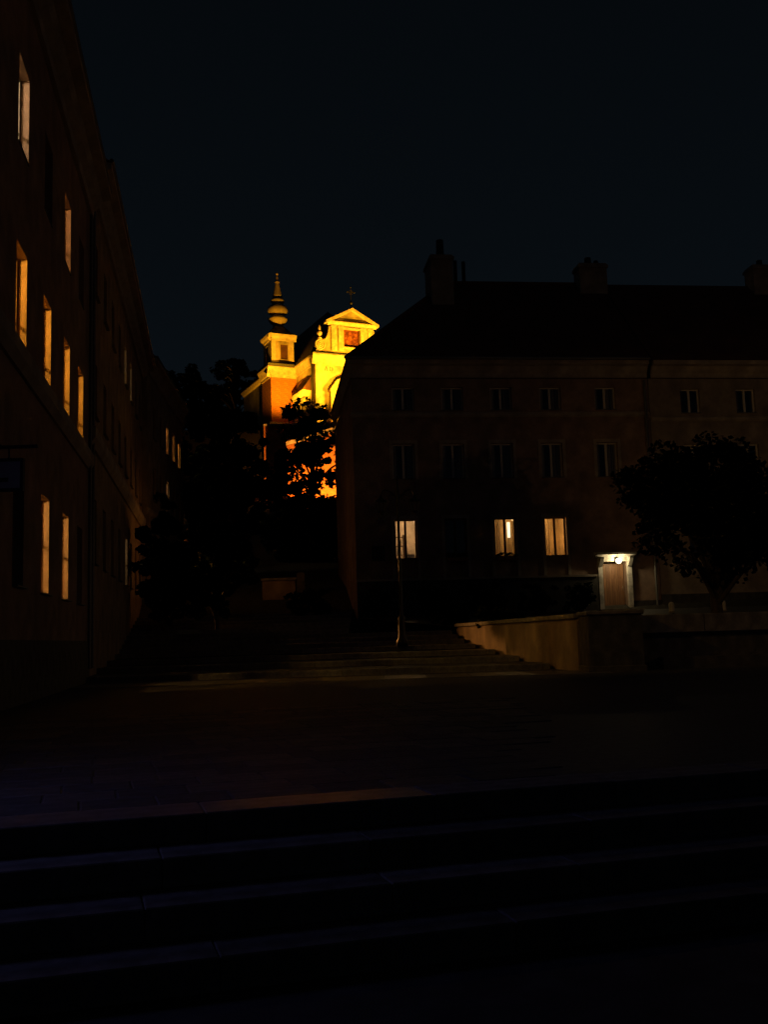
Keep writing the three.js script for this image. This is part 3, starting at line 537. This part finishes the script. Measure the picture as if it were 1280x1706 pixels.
  const TC = [[0, 48.1], [.1, 48.1], [.14, 48.5], [.3, 48.6], [.55, 49.2], [.75, 49.6], [.85, 49.9], [0, 49.95]];
  part(ch, 'tower_cornice', [moulding(TC, x0 - .8, x1).translate(0, 0, z0), moulding(TC, 0, 5.9).rotateY(-Math.PI / 2).translate(x0, 0, z1 - .1)], T);
  part(ch, 'tower_cornice_cover', bx(x0 - .75, x1, 49.96, 50.5, z1, z0 + .75), M.copper);
  const ux0 = -4.5, ux1 = -.3, uz0 = -10.1, uz1 = -14.7;
  part(ch, 'belfry_wall', slab(poly(rectPath(ux0, ux1, 50.2, 55.6), [rectPath(-2.75, -1.35, 51.6, 54.4)]), uz0 - .5, uz0), P);
  part(ch, 'belfry_side', [slab(poly(rectPath(-4.6, -.5, 50.2, 55.6), [rectPath(-3.3, -1.8, 51.6, 54.4)]), 0, .5).rotateY(-Math.PI / 2).translate(ux0 + .5, 0, uz0), bx(ux1 - .5, ux1, 50.2, 55.6, uz1, uz0 - .5), bx(ux0 + .5, ux1 - .5, 50.2, 55.6, uz1, uz1 + .5)], P);
  for (const x of [ux0, ux1 - .8]) part(ch, 'belfry_pilaster', bx(x - .04, x + .8, 50.9, 55.0, uz0 + .004, uz0 + .16), T);
  part(ch, 'belfry_base', bx(ux0 - .15, ux1 + .1, 50.52, 50.95, uz1, uz0 + .2), T);
  part(ch, 'louvre', bx(-2.75, -1.35, 51.6, 54.4, uz0 - .45, uz0 - .3), M.tile);
  const BC = [[0, 55.0], [.12, 55.05], [.2, 55.4], [.45, 55.7], [.6, 56.1], [0, 56.2]];
  part(ch, 'belfry_cornice', [moulding(BC, ux0 - .6, ux1 + .5).translate(0, 0, uz0), moulding(BC, 0, 5.2).rotateY(-Math.PI / 2).translate(ux0, 0, uz1)], T);
  const sx = (ux0 + ux1) / 2, sz = (uz0 + uz1) / 2;
  const flare = lathe([[3.75, 56.2], [3.2, 56.5], [2.5, 56.9], [1.9, 57.5], [1.1, 58.2], [0, 58.4]], 0, 0, 0, 4).rotateY(Math.PI / 4).translate(sx, 0, sz); part(ch, 'tower_roof', flare, M.slate);
  part(ch, 'spire', lathe([[.9, 58.2], [1.0, 58.7], [1.35, 58.9], [1.72, 59.4], [1.8, 59.75], [1.3, 60.0], [.95, 60.2], [1.15, 60.5], [1.7, 60.8], [1.88, 61.3], [1.7, 61.9], [1.2, 62.3], [.85, 62.5], [1.05, 62.7], [1.28, 63.0], [1.2, 63.35], [.75, 63.6], [.72, 63.75], [.92, 63.85], [.85, 64.2], [.6, 65.2], [.42, 66.2], [.3, 66.45], [.46, 66.6], [.44, 66.8], [.25, 66.95], [.2, 67.6], [.1, 68.0], [0, 68.05]], sx, 0, sz, 24), mat(.42, .34, .2, 'stone', .75));
  part(ch, 'finial', [new THREE.SphereGeometry(.24, 12, 8).translate(sx, 68.25, sz)], M.churchTrim);
  // choir wing behind the tower
  part(ch, 'choir_wall', bx(-4.6, -.02, B - .6, 48.4, -27, -15.01), M.churchSide); part(ch, 'choir_cornice', moulding([[0, 48.3], [.3, 48.5], [.6, 49.0], [.6, 49.2], [0, 49.25]], 0, 12).rotateY(-Math.PI / 2).translate(-4.6, 0, -27), T);
  part(ch, 'choir_roof', slab(poly([[-5.2, 49.26], [-.02, 49.26], [-.02, 53]]), -27, -15.02), M.slate);
  part(ch, 'plinth', [bx(x0 - .35, x1, 39, 39.9, z0 + .004, z0 + .5), bx(x0 - .5, x0 - .004, 39, 39.9, -27, z0 + .5)], T);
}
{ // retaining wall below the church with its sloping parapet
  const w = thing('retaining_wall', 'tall brick retaining wall below the church glowing orange through the leaves', 'wall', [-19.2, 0, -163.2], 0);
  part(w, 'wall_face', bx(0, 45, 20, 36.3, -.5, 0), M.brick);
  for (let i = 0; i < 8; i++) part(w, 'buttress', bx(2 + i * 5.4, 3 + i * 5.4, 20, 34.5, .004, .7), M.brick);
  for (let i = 0; i < 18; i++) part(w, 'coping_stone', bx(i * 2.5 + .02, i * 2.5 + 2.48, 36.303, 36.6, -.8, .35), M.churchTrim);
}
{
  const w = thing('ramp_parapet', 'bright sloping stone parapet climbing behind the middle tree', 'parapet', [-15, 0, -158], .0);
  part(w, 'ramp_wall', slab(poly([[0, 18], [8.6, 18], [8.6, 34.4], [3.6, 32.8], [0, 32]]), -.6, 0), M.brick);
  part(w, 'handrail', slab(poly([[-.1, 32.05], [3.6, 32.85], [8.7, 34.45], [8.7, 35.1], [3.5, 33.5], [-.1, 32.6]]), -.75, .15), M.churchTrim);
}
function flood(label, x, y, z, tx, ty, tz, cd, ang, col = [1, .41, .012], up = .5) {
  const f = thing('floodlight', label, 'floodlight', [x, y, z], 0, 'church floodlights'), v = new THREE.Vector3(tx - x, ty - y, tz - z), d = v.length();
  const head = new THREE.Group(); head.lookAt(v); 
  const q = head.quaternion, hg = g => g.applyQuaternion(q).translate(0, up + .1, 0);
  part(f, 'housing', hg(bx(-.3, .3, -.22, .22, -.3, .0)), M.iron); part(f, 'lens', hg(bx(-.26, .26, -.18, .18, .002, .012)), glow(col[0], col[1], col[2], 8));
  part(f, 'stand', [cyl(.04, .04, up - .1, 0, 0, 0, 8), bx(-.25, .25, -.03, 0.03, -.15, .15)], M.iron);
  const l = new THREE.SpotLight(new THREE.Color(...col), cd, 0, ang, .6, 2); v.normalize(); l.position.set(v.x * .12, up + .1 + v.y * .12, v.z * .12); l.target.position.set(v.x * 30, v.y * 30, v.z * 30); l.castShadow = true; l.shadow.radius = 6; f.add(l, l.target);
}
{
  const w = (u, y, o) => [-11 + .91 * u + .415 * o, y, -170 - .415 * u + .91 * o];
  flood('floodlight mast aimed at the church facade from its right side', ...w(13, 37.4, 12.5), ...w(5.5, 48, 0), 5200, .95, undefined, 3.2);
  flood('floodlight mast aimed at the church facade from straight ahead', ...w(2.5, 36.8, 9), ...w(4.5, 50, 0), 1500, .9, undefined, 3.2);
  flood('floodlight on the grass aimed up at the church tower', ...w(-6.0, 36.9, 5.0), ...w(-2.9, 50, -10), 3700, .5, undefined, .5);
  flood('floodlight at the foot of the brick retaining wall', -9, hillY(-9, 150) + .05, -150, -10, 31, -163, 1700, 1.05, [1, .36, .04], .5);
}

// ---------------------------------------------------------------- vegetation
function leafCloud(clumps, per, size, squash = 1) { // many small folded leaves around clump centres
  const pos = [], nor = [], uv = []; const a = new THREE.Vector3(), b = new THREE.Vector3(), n = new THREE.Vector3(), c = new THREE.Vector3(), q = new THREE.Vector3();
  for (const [cx, cy, cz, r] of clumps) for (let i = 0; i < per; i++) {
    do { q.set(rr(-1, 1), rr(-1, 1), rr(-1, 1)); } while (q.lengthSq() > 1);
    c.set(cx + q.x * r, cy + q.y * r * squash, cz + q.z * r);
    a.set(rr(-1, 1), rr(-.8, .5), rr(-1, 1)).normalize(); n.set(rr(-1, 1), rr(0, 1.4), rr(-1, 1)).normalize(); b.crossVectors(n, a).normalize(); n.crossVectors(a, b);
    const L = size * rr(.7, 1.3), w = L * .36, f = L * .08;
    const P = [c.clone().addScaledVector(a, -L / 2), c.clone().addScaledVector(b, w).addScaledVector(n, f), c.clone().addScaledVector(a, L / 2), c.clone().addScaledVector(b, -w).addScaledVector(n, f)];
    for (const k of [0, 1, 2, 0, 2, 3]) { pos.push(P[k].x, P[k].y, P[k].z); nor.push(n.x, n.y, n.z); uv.push(k & 1, k >> 1); }
  }
  const g = new THREE.BufferGeometry(); g.setAttribute('position', new THREE.Float32BufferAttribute(pos, 3)); g.setAttribute('normal', new THREE.Float32BufferAttribute(nor, 3)); g.setAttribute('uv', new THREE.Float32BufferAttribute(uv, 2)); return g;
}
function limb(pts, r0, r1) {
  const c = new THREE.CatmullRomCurve3(pts.map(p => new THREE.Vector3(...p))), g = new THREE.TubeGeometry(c, 8, 1, 7), p = g.attributes.position;
  for (let i = 0; i < p.count; i++) { const t = Math.floor(i / 8) / 8, o = c.getPointAt(Math.min(1, t)), k = r0 + (r1 - r0) * t; p.setXYZ(i, o.x + (p.getX(i) - o.x) * k, o.y + (p.getY(i) - o.y) * k, o.z + (p.getZ(i) - o.z) * k); }
  return g;
}
function tree(name, label, x, y, z, o, group) { // o: crown bottom/top, radius, clumps, leaves per clump, leaf size
  const t = thing(name, label, 'tree', [x, y, z], 0, group), { b, top, r, n, per, size, mi = 0 } = o, cs = [], mid = (b + top) / 2, hh = (top - b) / 2;
  const pieces = [limb([[0, -.3, 0], [rr(-.1, .1), b * .6, rr(-.1, .1)], [rr(-.2, .2), mid, rr(-.2, .2)], [rr(-.3, .3), top - hh * .3, 0]], Math.max(.12, r * .07), .04)];
  const br = [], lobes = [[0, .1, 0]]; for (let i = 0; i < 8; i++) { const a = rr(0, 6.28), e = rr(-.75, .8); lobes.push([Math.cos(a) * .66 * (1 - e * e * .4), e * .72, Math.sin(a) * .66 * (1 - e * e * .4)]); }
  for (let i = 0; i < n; i++) {
    let u, v, w; do { u = rr(-1, 1); v = rr(-1, 1); w = rr(-1, 1); } while (u * u + v * v + w * w > 1 || u * u + v * v + w * w < (i % 3 ? .25 : 0));
    const taper = 1 - .35 * Math.max(0, v) - .1 * Math.max(0, -v); const lb = lobes[i % lobes.length], k = i % 3 ? .48 : .9, j = i % 3 ? 1 : 0; const c = [(u * k + lb[0] * j) * r * taper, mid + (v * k + lb[1] * j) * hh, (w * k + lb[2] * j) * r * taper, r * rr(.1, .24)]; cs.push(c);
    if (i % 4 === 0) br.push(limb([[0, Math.max(b * .5, c[1] - Math.hypot(c[0], c[2]) * .8 - .4), 0], [c[0] * .5, c[1] - .25 * Math.hypot(c[0], c[2]), c[2] * .5], [c[0], c[1], c[2]]], r * .025 + .02, .012));
  }
  part(t, 'trunk', pieces, M.bark); part(t, 'branches', br, M.bark); part(t, 'crown', leafCloud(cs, per, size, .7), M.leaf[mi]); return t;
}
const TG = 'trees on the dark hillside';
tree('broadleaf_tree', 'big dark bushy tree in front of the right-hand houses', 11.95, 1.95, -37, { b: .95, top: 6.7, r: 3.4, n: 250, per: 90, size: .2, mi: 2 });
tree('broadleaf_tree', 'middle tree whose leaves show the orange glow of the church through gaps', -5.6, hillY(-5.6, 80), -80, { b: 1.0, top: 12.3, r: 3.9, n: 96, per: 56, size: .42 }, TG);
tree('broadleaf_tree', 'dark tree left of the glowing one, under the church tower', -10.4, hillY(-10, 72), -72, { b: .5, top: 9.6, r: 3.6, n: 130, per: 70, size: .4, mi: 2 }, TG);
tree('broadleaf_tree', 'tall black tree right beside the farthest left house', -9.7, hillY(-9.7, 64), -64, { b: .5, top: 11.6, r: 2.7, n: 130, per: 70, size: .38, mi: 2 }, TG);
tree('broadleaf_tree', 'tree top rising behind the roof of the farthest left house', -17.4, hillY(-17, 78), -78, { b: 2, top: 14.6, r: 4, n: 110, per: 60, size: .42, mi: 2 }, TG);
tree('broadleaf_tree', 'low spreading tree on the slope below the glowing middle tree', -4.2, hillY(-4, 64), -64, { b: -.5, top: 4.3, r: 3.4, n: 130, per: 70, size: .35, mi: 2 }, TG);
tree('broadleaf_tree', 'low dark tree on the steps hiding the lit lantern post', -7.1, 1.9, -42.6, { b: .2, top: 5.9, r: 1.75, n: 140, per: 90, size: .2, mi: 2 }, TG);
tree('broadleaf_tree', 'low dark tree against the front of the left house row', -9.4, 1.9, -42.9, { b: .2, top: 6.2, r: 1.4, n: 160, per: 90, size: .2, mi: 2 }, TG);
tree('broadleaf_tree', 'distant tree top left of the church wing against the sky', -29, 40, -200, { b: 2, top: 21.5, r: 6.5, n: 90, per: 60, size: .9, mi: 2 }, TG);
tree('broadleaf_tree', 'distant low tree at the foot of the sky beside the church', -38, 40, -205, { b: 2, top: 19, r: 7, n: 90, per: 60, size: .9, mi: 2 }, TG);
function shrub(label, x, y, z, r, h, n, size, group) { const t = thing('shrub', label, 'shrub', [x, y, z], 0, group), cs = []; const st = []; for (let i = 0; i < n; i++) { const a = rr(0, 6.28), q = Math.sqrt(rnd()) * r, yy = rr(.15, 1) * h; cs.push([Math.cos(a) * q, yy, Math.sin(a) * q, .18]); if (i % 4 === 0) st.push(limb([[Math.cos(a) * q * .2, -.05, Math.sin(a) * q * .2], [Math.cos(a) * q * .6, yy * .6, Math.sin(a) * q * .6], [Math.cos(a) * q, yy, Math.sin(a) * q]], .02, .006)); } part(t, 'stems', st, M.bark); part(t, 'foliage', leafCloud(cs, 40, size, .8), M.leaf[1]); return t; }
for (const [s, o, r, h, lab] of [[.9, 1.3, .7, 1.2, 'shrub at the left end of the dark plinth'], [3.2, 1.4, .8, 1.3, 'shrub under the leftmost lit window'], [5.6, 1.4, .8, 1.35, 'shrub before the plinth between the leftmost and middle lit windows'], [7.9, 1.4, .8, 1.3, 'shrub between the middle and rightmost lit windows'], [9.9, 1.2, .6, 1.25, 'shrub just left of the lit doorway']]) { const v = rightAt(s, o); shrub(lab, v[0], 2.42, v[1], r, h, 46, .13, 'shrubs along the long house'); }
shrub('wild shrub at the top of the stair side wall', 2.5, 1.6, -41.4, .9, 1.3, 50, .14);
shrub('shrub hugging the back of the stair side wall', 4.0, 1.85, -36.2, .8, .6, 46, .13);
shrub('dark shrub at the foot of the lit garden wall', -3.6, 2.6, -47, 1.0, 1.2, 60, .15);
for (const [c, lab] of [[4.12, 'flower box under the dark ground floor window of the long house'], [6.44, 'flower box under the middle lit window of the long house']]) {
  const v = rightAt(c + .51, .18), t = thing('flower_box', lab, 'flower box', [v[0], 4.94, v[1]], rightTurn, 'window flower boxes');
  part(t, 'trough', bevelBox(.96, .18, .2, .01), M.terracotta); const cs = []; for (let i = 0; i < 16; i++) cs.push([rr(-.45, .45), .2 + rr(0, .14), rr(-.06, .1), .08]); part(t, 'plants', leafCloud(cs, 26, .07), M.leaf[0]);
}
renderer.render(scene, camera);
